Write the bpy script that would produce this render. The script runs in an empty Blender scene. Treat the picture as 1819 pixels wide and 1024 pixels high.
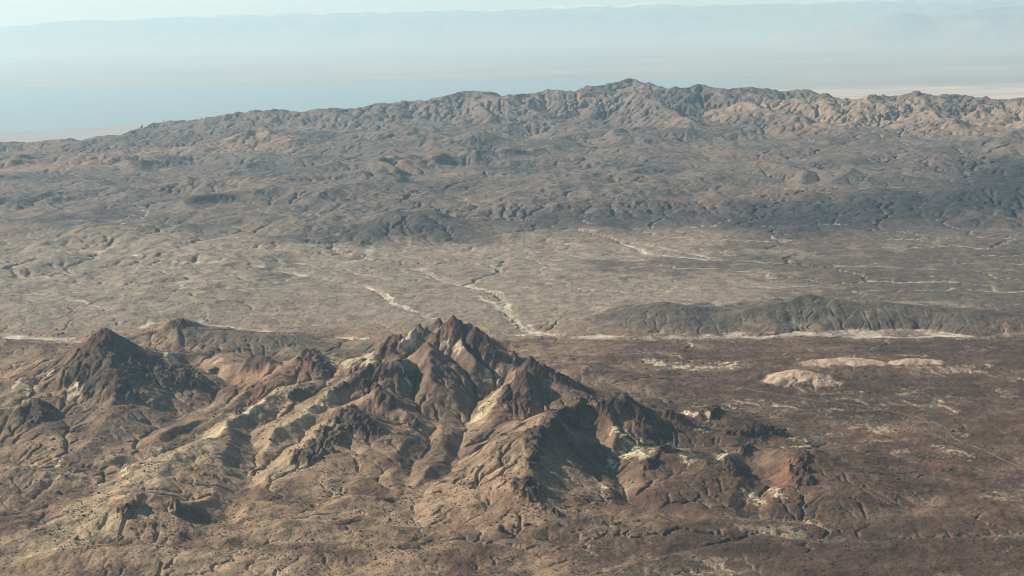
import bpy, math, time
import numpy as np
T0 = time.time()
rng = np.random.default_rng(7)
sc = bpy.context.scene
COL = sc.collection

# ------------------------------------------------------------------ camera, sky, sun, exposure
F, W_PX, CAM_H = 2499.0, 1819.0, 1600.0
PITCH = math.atan((512 - 14) / F)
ROLL = math.radians(1.25)
cam_data = bpy.data.cameras.new('camera')
cam = bpy.data.objects.new('camera', cam_data)
COL.objects.link(cam)
cam_data.sensor_width = 36.0
cam_data.lens = 36.0 * F / W_PX
cam_data.clip_start = 5.0
cam_data.clip_end = 900000.0
cam.location = (0, 0, CAM_H)
from mathutils import Matrix
fwd = (0, math.cos(PITCH), -math.sin(PITCH)); up = (0, math.sin(PITCH), math.cos(PITCH))
Mx = Matrix(((1, up[0], -fwd[0]), (0, up[1], -fwd[1]), (0, up[2], -fwd[2])))
cam.rotation_euler = (Mx @ Matrix.Rotation(-ROLL, 3, 'Z')).to_euler()
sc.camera = cam

SUN_AZ = math.radians(-70.0)       # measured from +Y (the view) towards +X: far left, a little ahead
SUN_EL = math.radians(32.0)
world = bpy.data.worlds.new('World'); sc.world = world; world.use_nodes = True
wn = world.node_tree.nodes; wl = world.node_tree.links
bg = wn['Background']
sky = wn.new('ShaderNodeTexSky'); sky.sky_type = 'NISHITA'; sky.sun_disc = False
sky.sun_elevation = SUN_EL; sky.sun_rotation = SUN_AZ
sky.altitude = 1200; sky.air_density = 1.0; sky.dust_density = 0.5; sky.ozone_density = 1.0
wl.new(sky.outputs[0], bg.inputs['Color']); bg.inputs['Strength'].default_value = 0.05
sun_d = bpy.data.lights.new('sun', 'SUN'); sun_d.energy = 5.0; sun_d.angle = math.radians(0.55)
sun_d.color = (1.0, 0.95, 0.87)
sun = bpy.data.objects.new('sun', sun_d); COL.objects.link(sun)
from mathutils import Vector
sdir = Vector((math.sin(SUN_AZ) * math.cos(SUN_EL), math.cos(SUN_AZ) * math.cos(SUN_EL), math.sin(SUN_EL)))
sun.rotation_euler = sdir.to_track_quat('Z', 'Y').to_euler()
sc.view_settings.view_transform = 'Standard'; sc.view_settings.look = 'None'
sc.view_settings.gamma = 1.0; sc.view_settings.exposure = 0.5
sc.render.engine = 'CYCLES'
cy = sc.cycles
cy.max_bounces = 6; cy.diffuse_bounces = 2; cy.glossy_bounces = 2; cy.volume_bounces = 3
cy.transparent_max_bounces = 8
cy.use_denoising = True
cy.filter_width = 1.0

# ------------------------------------------------------------------ picture <-> place
def ray(u, v):
    X = (u - 909.5) / F; Y = -(v - 512) / F
    c, s = math.cos(ROLL), math.sin(ROLL)
    X, Y = c * X + s * Y, -s * X + c * Y
    return X, math.cos(PITCH) + Y * math.sin(PITCH), -math.sin(PITCH) + Y * math.cos(PITCH)
def at_height(u, v, z):
    a, b, c = ray(u, v); s = (z - CAM_H) / c
    return a * s, b * s, z
def at_depth(u, v, y):
    a, b, c = ray(u, v); s = y / b
    return a * s, y, CAM_H + c * s

# ------------------------------------------------------------------ noise
_pr = np.random.default_rng(99)
_PERM = np.tile(_pr.permutation(1024).astype(np.int32), 3)
_ang = _pr.uniform(0, 2 * np.pi, 1024)
_GX, _GY = np.cos(_ang).astype(np.float32), np.sin(_ang).astype(np.float32)
def perlin(x, y, seed=0):
    x = np.asarray(x, np.float32); y = np.asarray(y, np.float32)
    x0 = np.floor(x); y0 = np.floor(y)
    fx = x - x0; fy = y - y0
    ix = (x0.astype(np.int32) + np.int32(seed * 57 + 13)) & 1023; iy = (y0.astype(np.int32) + np.int32(seed * 131 + 7)) & 1023
    pa = _PERM[ix] + iy; pb = _PERM[ix + 1] + iy
    def g(k, dx, dy):
        return _GX[k] * (fx - dx) + _GY[k] * (fy - dy)
    uu = fx * fx * fx * (fx * (fx * 6 - 15) + 10); vv = fy * fy * fy * (fy * (fy * 6 - 15) + 10)
    a = g(_PERM[pa], 0, 0); b = g(_PERM[pb], 1, 0); c = g(_PERM[pa + 1], 0, 1); d = g(_PERM[pb + 1], 1, 1)
    return np.float32(1.5) * ((a + uu * (b - a)) * (1 - vv) + (c + uu * (d - c)) * vv)
def fbm(x, y, wl_, oct_=4, seed=0, gain=0.5):
    out = 0; amp = 1.0; f = 1.0 / wl_
    for o in range(oct_):
        out = out + amp * perlin(x * f, y * f, seed + 17 * o); amp *= gain; f *= 2.03
    return out
def ridged(x, y, wl_, oct_=4, seed=0, gain=0.5):
    out = 0; amp = 1.0; f = 1.0 / wl_
    for o in range(oct_):
        out = out + amp * (1 - 2 * np.abs(perlin(x * f, y * f, seed + 17 * o))); amp *= gain; f *= 2.03
    return out
def sstep(a, b, x):
    t = np.clip((x - a) / (b - a), 0, 1); return t * t * (3 - 2 * t)

# ------------------------------------------------------------------ the hills: crest lines (u, v, height above the plain)
# name: list of crests; each crest = (points, width on the left of travel, width on the right, profile exponent)
HILLS = {
 'rocky_peak': [
   ([(187,594,282),(215,610,235),(245,632,190),(300,660,120),(360,682,70),(430,702,30)], 820, 760, 2.3),
   ([(187,594,282),(142,634,195),(95,658,150),(40,680,120),(-70,700,90),(-200,715,60)], 640, 860, 2.1),
   ([(187,600,250),(212,700,130),(190,760,70),(150,810,38)], 420, 420, 1.6),
   ([(61,722,92),(85,760,62),(120,820,30)], 300, 260, 1.5),
   ([(61,722,92),(0,738,80),(-80,760,60)], 300, 300, 1.4)],
 'knob_hill': [
   ([(314,574,115),(290,588,82),(236,606,55),(170,622,25)], 380, 420, 1.5),
   ([(314,574,115),(340,590,85),(411,598,70),(500,600,55),(570,612,30),(630,624,6)], 380, 420, 1.4),
   ([(314,590,90),(320,625,40),(330,645,15)], 160, 160, 1.2),
   ([(395,600,70),(400,630,30),(405,645,10)], 160, 160, 1.2)],
 'low_hill': [
   ([(-120,603,40),(0,612,38),(60,620,28),(135,632,12)], 200, 260, 1.2)],
 'summit_peak': [
   ([(806,567,292),(818,574,277),(826,581,258),(840,583,261),(856,597,230),(866,612,203),(878,630,170),(902,646,138)], 270, 330, 1.45),
   ([(806,567,292),(790,580,258),(773,594,234),(747,589,237),(735,594,230),(717,607,206),(695,602,210),(679,620,176),(655,649,120),(610,652,96)], 380, 460, 1.45),
   ([(755,610,222),(765,636,191),(768,680,129),(780,740,43)], 330, 300, 1.15),
   ([(820,600,232),(848,650,155),(858,700,82)], 200, 180, 1.3)],
 'shadowed_ridge': [
   ([(779,570,160),(760,578,140),(720,592,90),(680,606,45),(636,622,6)], 360, 380, 1.3)],
 'red_crag_hill': [
   ([(551,627,160),(565,640,140),(589,660,100),(640,668,80)], 260, 300, 1.6),
   ([(551,627,160),(520,650,125),(480,680,95),(430,726,60)], 330, 330, 1.5),
   ([(470,645,125),(447,642,128),(425,655,100),(395,680,50)], 280, 280, 1.6)],
 'crag_spine': [
   ([(720,640,190),(700,652,180),(665,654,176),(636,677,145),(608,683,138),(589,696,122),(542,738,84),(494,781,52),(452,814,24)], 260, 330, 1.5),
   ([(655,694,136),(680,706,118),(700,728,92),(731,753,68),(795,755,36)], 240, 240, 1.5)],
 'dark_faced_hill': [
   ([(615,733,128),(590,752,102),(560,780,74),(500,830,36),(447,861,12)], 380, 560, 1.5),
   ([(615,733,128),(640,755,95),(660,772,72),(720,800,38),(770,830,14)], 400, 560, 1.5),
   ([(606,760,100),(585,830,50),(565,885,14)], 220, 220, 1.3)],
 'pale_spine': [
   ([(560,684,100),(520,694,96),(480,708,94),(430,724,106),(400,746,98),(359,774,92),(307,826,80),(240,860,72),(150,918,60),(28,978,40)], 300, 330, 1.05),
   ([(400,748,92),(420,800,56),(425,850,22)], 180, 180, 1.05),
   ([(330,804,80),(350,850,44),(370,880,16)], 170, 170, 1.05),
   ([(250,856,58),(190,865,36),(130,885,14)], 150, 160, 1.05),
   ([(494,779,62),(440,840,40),(400,880,22),(350,925,8)], 200, 200, 1.05)],
 'ribbed_hill': [
   ([(236,886,105),(268,881,108),(302,887,94),(321,913,68),(400,930,38),(455,940,11)], 300, 320, 1.3),
   ([(236,886,105),(200,915,76),(120,950,40),(33,985,14)], 300, 320, 1.2),
   ([(280,890,94),(262,930,49),(240,965,19)], 160, 160, 1.1)],
 'corner_hill': [
   ([(-60,830,106),(30,842,87),(100,845,76),(170,868,28)], 260, 300, 1.2),
   ([(-60,915,92),(20,930,59),(70,948,20)], 220, 260, 1.2)],
 'tan_hillocks': [
   ([(60,1000,42),(160,985,58),(250,985,54),(340,992,38),(420,1010,19)], 200, 220, 1.1),
   ([(430,960,35),(500,935,64),(545,930,58),(600,955,26)], 210, 230, 1.2),
   ([(480,985,42),(560,975,48),(640,990,32)], 180, 200, 1.1),
   ([(640,945,32),(690,940,51),(740,962,22)], 150, 170, 1.1),
   ([(720,1005,29),(800,985,45),(880,975,38),(950,990,19)], 170, 190, 1.1),
   ([(850,955,22),(900,962,35),(980,970,22)], 120, 140, 1.0),
   ([(620,885,54),(670,890,42),(700,905,16)], 130, 140, 1.1)],
 'notched_peak': [
   ([(932,641,201),(950,655,175),(975,661,162),(1027,684,103),(1083,707,55),(1130,724,26)], 380, 360, 1.4),
   ([(932,641,201),(905,664,152),(880,700,90),(847,742,26)], 320, 300, 1.4),
   ([(935,665,175),(945,705,109),(930,740,55)], 220, 220, 1.3)],
 'crag_ridge': [
   ([(1225,752,17),(1190,742,54),(1160,733,94),(1131,724,134),(1112,712,154),(1080,717,149),(1050,716,163),(1022,722,173),(1008,735,173),(980,744,178),(956,763,173),(942,783,158),(944,824,118),(932,862,94)], 300, 500, 1.25),
   ([(932,862,94),(950,885,70),(972,905,46),(955,918,29),(913,937,10)], 200, 400, 1.1)],
 'clay_hill': [
   ([(1187,796,92),(1159,814,72),(1140,847,44),(1128,880,12)], 230, 260, 1.2),
   ([(1187,796,92),(1220,817,72),(1249,817,78),(1291,818,68),(1320,800,78),(1335,796,74),(1362,812,45)], 230, 280, 1.3),
   ([(1249,817,78),(1240,860,34),(1230,900,8)], 200, 220, 1.2)],
 'capped_hill': [
   ([(1392,797,88),(1439,795,96),(1470,808,62),(1545,838,12)], 300, 440, 1.4),
   ([(1432,796,94),(1428,830,58),(1405,875,16)], 170, 200, 1.2)],
 'crag_mound': [
   ([(1300,770,34),(1325,764,48),(1354,761,50),(1400,772,26)], 150, 170, 1.2)],
 'dark_knoll': [
   ([(1240,738,22),(1262,724,54),(1275,724,54),(1320,742,18)], 150, 170, 1.2)],
 'brown_knolls': [
   ([(1010,660,22),(1036,650,46),(1075,662,30),(1115,680,18)], 200, 220, 1.2),
   ([(1100,694,14),(1145,675,50),(1187,690,26),(1225,705,8)], 200, 220, 1.2)],
 'flat_mesa': [([(1060,634,16),(1120,632,20),(1178,634,14)], 90, 100, 0.7)],
 'pink_mound': [
   ([(1384,664,29),(1405,656,49),(1420,655,52),(1440,658,44),(1475,674,12)], 130, 135, 0.9)],
 'banded_terraces': [
   ([(1430,642,8),(1470,638,17),(1515,633,24),(1560,638,14)], 85, 95, 0.8),
   ([(1580,640,10),(1614,632,25),(1660,634,18),(1725,645,8)], 90, 100, 0.8),
   ([(1340,640,10),(1370,642,14),(1400,645,6)], 60, 70, 0.8)],
 'dark_hill': [
   ([(1175,536,80),(1165,560,38),(1150,580,10)], 150, 150, 1.05), ([(1215,542,66),(1228,565,24)], 120, 120, 1.05),
   ([(1085,577,6),(1110,563,28),(1140,545,62),(1175,535,84),(1210,541,70),(1240,552,44),(1275,568,10)], 320, 330, 1.1)],
 'long_dark_ridge': [
   ([(1270,568,8),(1330,550,52),(1390,535,84),(1435,523,108),(1480,531,92),(1525,536,80),(1560,534,84),(1640,541,70),(1720,544,68),(1760,546,64),(1819,549,58),(1990,552,52)], 360, 300, 1.1),
   ([(1435,524,104),(1428,545,58),(1415,565,18)], 170, 170, 1.05), ([(1560,533,84),(1585,555,40),(1595,570,12)], 170, 170, 1.05),
   ([(1700,541,72),(1685,560,34),(1680,574,10)], 150, 150, 1.05), ([(1345,548,56),(1350,566,20)], 140, 140, 1.05), ([(1500,531,86),(1495,552,44)], 120, 130, 1.05)],
 'reddish_hill': [
   ([(330,292,40),(380,272,110),(420,258,165),(455,238,235),(480,246,205),(520,262,140),(560,276,80)], 900, 900, 1.3)],
 'mid_hill': [
   ([(800,272,110),(830,258,170),(857,247,215),(890,258,165),(940,275,90)], 900, 900, 1.3),
   ([(690,272,90),(738,250,200),(775,268,120)], 800, 800, 1.3)],
 'shaded_hill': [
   ([(600,418,20),(650,400,70),(700,384,128),(735,384,128),(800,398,80),(880,424,20)], 700, 640, 1.2),
   ([(430,420,20),(490,414,52),(545,428,12)], 380, 360, 1.2)],
 'right_dark_hills': [
   ([(1480,372,30),(1560,350,90),(1640,352,90),(1700,348,110),(1780,328,170),(1900,322,180)], 900, 900, 1.2),
   ([(1395,412,10),(1420,404,32),(1450,410,10)], 200, 200, 1.1)],
 'far_hills': [
   ([(520,300,70),(560,286,125),(610,300,70)], 700, 700, 1.2), ([(600,275,100),(640,260,160),(690,278,90)], 750, 750, 1.2),
   ([(60,320,70),(120,306,110),(180,322,60)], 700, 700, 1.2), ([(200,335,50),(240,326,85),(300,345,40)], 520, 520, 1.2),
   ([(370,340,45),(420,328,80),(470,345,35)], 520, 520, 1.2), ([(490,352,40),(530,342,75),(580,356,35)], 480, 480, 1.2),
   ([(810,322,60),(855,306,105),(910,324,50)], 620, 620, 1.2), ([(920,300,80),(965,286,130),(1020,304,70)], 700, 700, 1.2),
   ([(1020,310,60),(1055,298,105),(1110,316,50)], 620, 620, 1.2), ([(1100,285,90),(1155,266,160),(1220,290,80)], 780, 780, 1.2),
   ([(1210,312,60),(1255,298,110),(1300,314,60)], 620, 620, 1.2), ([(1280,272,110),(1335,256,170),(1400,278,90)], 800, 800, 1.2),
   ([(1430,305,60),(1485,286,130),(1540,304,70)], 700, 700, 1.2), ([(1550,285,100),(1605,266,170),(1670,290,90)], 800, 800, 1.2),
   ([(600,350,40),(645,338,75),(690,352,35)], 460, 460, 1.2), ([(1060,362,35),(1105,350,70),(1150,362,35)], 460, 460, 1.2),
   ([(250,408,35),(305,396,64),(360,410,28)], 420, 420, 1.2), ([(390,412,30),(440,400,62),(490,412,28)], 400, 400, 1.2),
   ([(130,392,35),(180,378,70),(240,394,30)], 440, 440, 1.2), ([(10,424,25),(60,410,58),(110,424,25)], 380, 380, 1.2), ([(0,352,50),(50,340,80),(100,356,40)], 520, 520, 1.2)],
 'skyline_range': [
   ([(240,252,20),(262,243,80),(300,227,160),(340,226,165),(380,221,190),(430,214,230),(480,207,270),(510,211,255),(540,213,250),(570,206,285),(600,206,285),(640,200,310),(700,195,328),(740,191,340),(765,193,330),(800,185,360),(822,176,405),(840,169,440),(860,178,400),(880,184,380),(905,183,384),(935,175,415),(960,171,425),(1000,172,425),(1040,167,445),(1080,161,468),(1105,155,500),(1122,152,510),(1150,160,480),(1190,165,460),(1215,172,425),(1243,162,470),(1262,168,440),(1290,172,420),(1320,169,430),(1390,171,415),(1440,176,390),(1480,181,370),(1540,187,340),(1590,181,360),(1625,178,372),(1660,181,360),(1700,181,352),(1760,190,305),(1819,187,310),(1950,185,310),(2150,185,300)], 1500, 1700, 1.15),
   ([(-250,268,100),(-60,264,118),(0,263,118),(30,256,138),(62,250,158),(110,253,150),(150,250,158),(200,252,152),(250,248,162),(330,242,178),(420,240,180)], 1000, 1100, 1.2),
   ([(1130,176,410),(1180,200,300),(1230,228,200)], 900, 900, 1.2),
   ([(1320,192,330),(1400,215,240),(1500,240,150)], 900, 900, 1.2),
   ([(840,185,360),(870,215,240)], 700, 700, 1.2),
   ([(1640,205,260),(1700,232,170)], 800, 800, 1.2)],
}
HNAMES = list(HILLS)
BROAD = dict(rocky_peak=1.12, knob_hill=1.0, summit_peak=1.15, red_crag_hill=1.5, crag_spine=1.5, dark_faced_hill=1.45, pale_spine=1.2, ribbed_hill=.95, corner_hill=1.05,
             tan_hillocks=.95, notched_peak=1.15, crag_ridge=1.0, clay_hill=1.45, capped_hill=1.4, crag_mound=1.2, dark_knoll=1.3, brown_knolls=1.3)

def crest_field(X, Y, pts, wl_, wr_, p, seed):
    """height of one crest line over the plain, and where it holds"""
    best = np.zeros(X.shape, np.float32)
    Q = np.array([at_height(u, v, h) for u, v, h in pts], np.float64)
    R = max(wl_, wr_) * 1.25
    x0, x1 = Q[:, 0].min() - R, Q[:, 0].max() + R
    y0, y1 = Q[:, 1].min() - R, Q[:, 1].max() + R
    m = (X > x0) & (X < x1) & (Y > y0) & (Y < y1)
    if not m.any(): return best
    x = X[m]; y = Y[m]
    wob = 0.14 * R
    n1 = fbm(x, y, 0.55 * R, 3, seed + 3); n2 = fbm(x, y, 0.55 * R, 3, seed + 91)
    k_ = min(26.0, .05 * R)
    x = x + k_ * fbm(x, y, 330, 2, seed + 11); y = y + k_ * fbm(x, y, 330, 2, seed + 12)
    res = np.zeros(x.shape)
    for i in range(len(Q) - 1):
        a, b = Q[i], Q[i + 1]
        dx, dy = b[0] - a[0], b[1] - a[1]; L2 = dx * dx + dy * dy + 1e-6
        t = np.clip(((x - a[0]) * dx + (y - a[1]) * dy) / L2, 0, 1)
        ex = x - (a[0] + t * dx); ey = y - (a[1] + t * dy)
        d = np.hypot(ex, ey)
        side = np.clip((dx * ey - dy * ex) / (math.sqrt(L2) * (d + 20.0)), -1, 1)
        w = 0.5 * (wl_ + wr_) + 0.5 * (wl_ - wr_) * side
        w = w * (1 + 0.42 * n1)
        hh = a[2] + t * (b[2] - a[2])
        s = np.clip(1 - d / np.maximum(w, 10), 0, 1)
        res = np.maximum(res, hh * s ** p)
    best[m] = res
    return best

def base_plain(X, Y):
    z = 0.006 * (Y - 6800) * sstep(6900, 9000, Y) * (Y > 6900)
    z = np.where(Y > 9000, 0.006 * 2200 + 0.007 * (Y - 9000), z)
    z = np.minimum(z, 80)
    z = z + 8 * fbm(X, Y, 1500, 2, 5) - .008 * X * (1 - sstep(9000, 12000, Y))
    return z

WASHES = [   # (pixel polyline, half width in m, depth, sand strength)
 ([(-150,606),(0,606),(60,609),(130,616),(200,612),(270,585),(340,583),(410,590),(500,596),(580,602),(640,604),(700,603),(800,598),(900,590),(960,589)], 42, 7, .8),
 ([(940,589),(1000,589),(1060,592),(1150,593),(1250,592),(1400,590),(1500,587),(1620,582),(1720,578),(1819,577),(2000,575)], 88, 9, .6),
 ([(1500,592),(1620,590),(1720,588),(1819,588),(2000,586)], 60, 5, 0.8),
 ([(240,478),(330,486),(420,485),(470,489),(520,494),(600,508),(650,514),(668,522),(690,538),(735,556),(770,566)], 20, 6, 0.85),
 ([(600,488),(700,500),(780,505),(850,512)], 14, 4, 0.3),
 ([(740,478),(780,497),(830,508),(880,524),(897,535),(905,560),(920,576),(985,589)], 30, 7, 0.95),
 ([(850,530),(885,548),(905,568)], 16, 4, 0.7),
 ([(905,560),(950,578),(985,589)], 16, 4, 0.6),
 ([(1010,411),(1060,420),(1105,434),(1150,450),(1250,460)], 24, 6, 0.7),
 ([(1250,460),(1400,466),(1500,469),(1650,472),(1819,472),(2000,474)], 18, 4, 0.3),
 ([(1105,430),(1180,442),(1260,456)], 18, 5, 0.55),
 ([(560,418),(620,428),(655,440),(662,452),(640,466),(600,480)], 24, 6, 0.6),
 ([(160,480),(180,466),(200,455),(235,442)], 22, 6, 0.55),
 ([(120,552),(160,560),(205,566)], 16, 3, 0.7),
 ([(120,400),(150,408)], 18, 3, 0.5),
 ([(1200,1000),(1260,982),(1310,962),(1345,950),(1420,958),(1500,962),(1600,958),(1675,955),(1819,948),(1950,944)], 18, 7, 0.12),
 ([(873,738),(849,716),(836,740),(826,768),(815,800),(802,842),(762,866),(731,899),(742,940),(745,1000)], 16, 6, 0.3),
 ([(435,724),(330,790),(227,833),(180,857),(118,880),(28,932)], 14, 8, 0.25),
 ([(1102,866),(1125,900),(1180,925)], 12, 5, 0.3),
]
VALLEYS = [   # valley floors between the near ridges (u, v, height) and the steepness of their sides
 ([(440,722,50),(380,760,40),(330,792,32),(280,815,26),(240,830,24)], .30),
 ([(912,652,140),(895,672,100),(880,692,72),(849,716,50),(826,768,28),(815,800,22),(802,842,16),(762,866,14),(735,892,14)], .38),
 ([(560,758,64),(500,805,36),(450,845,20),(440,870,12),(420,900,14),(380,940,14)], .36),
 ([(505,722,72),(450,770,46),(445,830,26),(440,865,16)], .42),
 ([(775,758,42),(750,800,28),(725,850,16),(731,899,8)], .40),
 ([(1055,785,52),(1085,835,30),(1102,866,18),(1125,900,10),(1220,930,2)], .42),
 ([(945,716,104),(905,748,60),(860,785,32),(815,800,22)], .45),
 ([(430,692,34),(390,672,28),(330,655,22)], .45),
 ([(1340,830,20),(1350,870,10),(1330,920,2)], .35),
 ([(640,705,108),(610,716,96),(570,742,70)], .55),
]
def valley_cut(z, X, Y):
    for pts, sl in VALLEYS:
        Q = np.array([at_height(*p) for p in pts])
        m = (X > Q[:, 0].min() - 420) & (X < Q[:, 0].max() + 420) & (Y > Q[:, 1].min() - 420) & (Y < Q[:, 1].max() + 420)
        if not m.any(): continue
        x, y = X[m], Y[m]
        x = x + 22 * fbm(x, y, 210, 3, 151); y = y + 22 * fbm(x, y, 210, 3, 152)
        cap = np.full(x.shape, 1e9)
        for i in range(len(Q) - 1):
            a, b = Q[i], Q[i + 1]; dx, dy = b[0] - a[0], b[1] - a[1]
            t = np.clip(((x - a[0]) * dx + (y - a[1]) * dy) / (dx * dx + dy * dy + 1e-6), 0, 1)
            d = np.hypot(x - a[0] - t * dx, y - a[1] - t * dy)
            cap = np.minimum(cap, a[2] + t * (b[2] - a[2]) + sl * np.maximum(d - 8, 0) * (1 + (d / 150) ** 2))
        z[m] = np.minimum(z[m], np.maximum(cap, z[m] - 20 - .45 * np.maximum(z[m] - 25, 0)))
    return z
def polyline_dist(X, Y, Q):
    d = np.full(X.shape, 1e9, np.float32)
    for i in range(len(Q) - 1):
        a, b = Q[i], Q[i + 1]
        dx, dy = b[0] - a[0], b[1] - a[1]; L2 = dx * dx + dy * dy + 1e-6
        t = np.clip(((X - a[0]) * dx + (Y - a[1]) * dy) / L2, 0, 1)
        d = np.minimum(d, np.hypot(X - (a[0] + t * dx), Y - (a[1] + t * dy)))
    return d

def authored(X, Y):
    B = base_plain(X, Y)
    fields = {}
    top = np.zeros(X.shape, np.float32)
    idx = np.full(X.shape, -1, np.int16)
    for k, nm in enumerate(HNAMES):
        f = np.zeros(X.shape, np.float32)
        for j, (pts, a, b, p) in enumerate(HILLS[nm]):
            w_ = BROAD.get(nm, 1.0)
            f = np.maximum(f, crest_field(X, Y, pts, a * w_, b * w_, p, 31 * k + 7 * j))
        w = f > top
        top = np.where(w, f, top); idx = np.where(w & (f > 6), k, idx)
    # rolling mountains between the plain and the skyline
    start = 9300 - 1500 * sstep(-500, -1900, X) + 500 * sstep(200, 2200, X) + 350 * fbm(X, Y, 1800, 2, 77)
    env = sstep(0, 2100, Y - start) * (1 - sstep(17500, 19500, Y)) * (1 - sstep(14200, 16200, Y) * sstep(-2300, -3800, X))
    roll_ = np.clip(ridged(X + 240 * fbm(X, Y, 900, 2, 3), Y * .8, 1250, 3, 41, 0.55) * 0.5 + 0.35, 0, 2)
    rol = env * (8 + (84 + 66 * sstep(10500, 16000, Y)) * roll_ ** 1.1 * (1 + .5 * fbm(X, Y, 2600, 2, 43)))
    # low dissected ground on the left of the plain and at the feet of the near hills
    low = sstep(-300, -1800, X) * sstep(6900, 7700, Y) * (1 - sstep(9000, 10000, Y))
    rol = rol + low * 30 * np.clip(ridged(X, Y, 520, 3, 58) * 0.5 + 0.4, 0, 2)
    fg = (1 - sstep(4100, 4700, Y)) * (1 - 0.8 * sstep(300, 1100, X))
    ua, va = (X + Y) * .7071, (Y - X) * .7071
    rol = rol + fg * 26 * np.clip(ridged(ua * .4, va, 330, 3, 66) * 0.5 + 0.45, 0, 2)
    rol = rol + (1 - sstep(6000, 7000, Y)) * 9 * np.clip(ridged(X, Y, 260, 3, 69) * 0.5 + 0.4, 0, 2)
    rol = rol + sstep(6900, 7400, Y) * (1 - env) * 9 * np.clip(ridged(X * 0.55, Y, 300, 3, 73) * 0.5 + 0.4, 0, 2)
    fade = np.exp(-top / 45.0)
    z = B * (1 - sstep(60, 160, top) * 0.6) + np.maximum(top, 0) + rol * (0.06 + 0.94 * fade) + sstep(14000, 16000, Y) * np.clip(top / 200, 0, 1) * 34 * ridged(X, Y, 560, 4, 88, .6)
    z = valley_cut(z, X, Y)
    for pts, hw, dep, s_ in WASHES:
        Q = [at_height(u, v, 0 if v > 500 else 15) for u, v in pts]
        d = polyline_dist(X, Y, Q)
        z = z - dep * np.exp(-(d / (hw * 1.6)) ** 2)
    # the far side falls to the low basin
    drop0 = 16350 + 4550 * sstep(-5000, -4250, X)
    z = np.where(Y > drop0, z * (1 - sstep(0, 4200, Y - drop0)) - 1702 * sstep(0, 4200, Y - drop0), z)
    return z, idx

# ------------------------------------------------------------------ running water: stream-power erosion
def route(h, ids, cell):
    """steepest-descent receivers, closed hollows spilling over their lowest pass"""
    ny, nx = h.shape; N = ny * nx
    offs = [(-1,-1),(-1,0),(-1,1),(0,-1),(0,1),(1,-1),(1,0),(1,1)]
    best = np.zeros((ny - 2, nx - 2), np.float32); rcv = ids.copy()
    c = h[1:-1, 1:-1]; r_in = ids[1:-1, 1:-1].copy()
    for dy, dx in offs:
        nb = h[1 + dy:ny - 1 + dy, 1 + dx:nx - 1 + dx]
        s = (c - nb) * np.float32(1 / (cell * (1.41421 if dy and dx else 1.0)))
        w = s > best
        best[w] = s[w]; r_in[w] = (ids[1 + dy:ny - 1 + dy, 1 + dx:nx - 1 + dx])[w]
    rcv[1:-1, 1:-1] = r_in
    rc = rcv.ravel()
    root = rc.copy()
    while True:
        r2 = root[root]
        if np.array_equal(r2, root): break
        root = r2
    R = root.reshape(ny, nx)
    border = np.zeros((ny, nx), bool); border[0] = border[-1] = True; border[:, 0] = border[:, -1] = True
    isb = border.ravel()[root]
    lab = np.where(isb, 0, root + 1).reshape(ny, nx)          # 0 = drains off the sheet
    # passes between neighbouring hollows
    E = []
    for dy, dx in ((0,1),(1,0),(1,1),(1,-1)):
        ya, yb = slice(0, ny - dy), slice(dy, ny)
        xa, xb = (slice(0, nx - dx), slice(dx, nx)) if dx >= 0 else (slice(-dx, nx), slice(0, nx + dx))
        la, lb = lab[ya, xa], lab[yb, xb]
        m = la != lb
        if m.any():
            E.append(np.stack([la[m], lb[m], ids[ya, xa][m], ids[yb, xb][m]], 1)); 
    if not E: return rc
    E = np.concatenate(E); hf = h.ravel()
    ph = np.maximum(hf[E[:, 2]], hf[E[:, 3]])
    u, inv = np.unique(E[:, :2], return_inverse=True); inv = inv.reshape(-1, 2)
    nb_ = len(u); zero = int(np.searchsorted(u, 0))
    o = np.argsort(ph, kind='stable')
    # minimum spanning tree (Kruskal) over the passes
    par = list(range(nb_))
    def find(a):
        while par[a] != a:
            par[a] = par[par[a]]; a = par[a]
        return a
    lo, hi = inv.min(1)[o], inv.max(1)[o]
    key = lo.astype(np.int64) * nb_ + hi
    _, first = np.unique(key, return_index=True); first.sort()
    adj = [[] for _ in range(nb_)]
    for k in first:
        a, b = int(lo[k]), int(hi[k]); fa, fb = find(a), find(b)
        if fa != fb:
            par[fa] = fb; e = o[k]; adj[int(inv[e, 0])].append((int(inv[e, 1]), int(E[e, 2]))); adj[int(inv[e, 1])].append((int(inv[e, 0]), int(E[e, 3])))
    # walk from the outside inwards: each hollow's floor drains to the far side of its pass
    seen = [False] * nb_; seen[zero] = True; st = [zero]
    rc = rc.copy()
    while st:
        a = st.pop()
        for b, cell_a in adj[a]:
            if not seen[b]:
                seen[b] = True; rc[u[b] - 1] = cell_a; st.append(b)
    return rc

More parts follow.
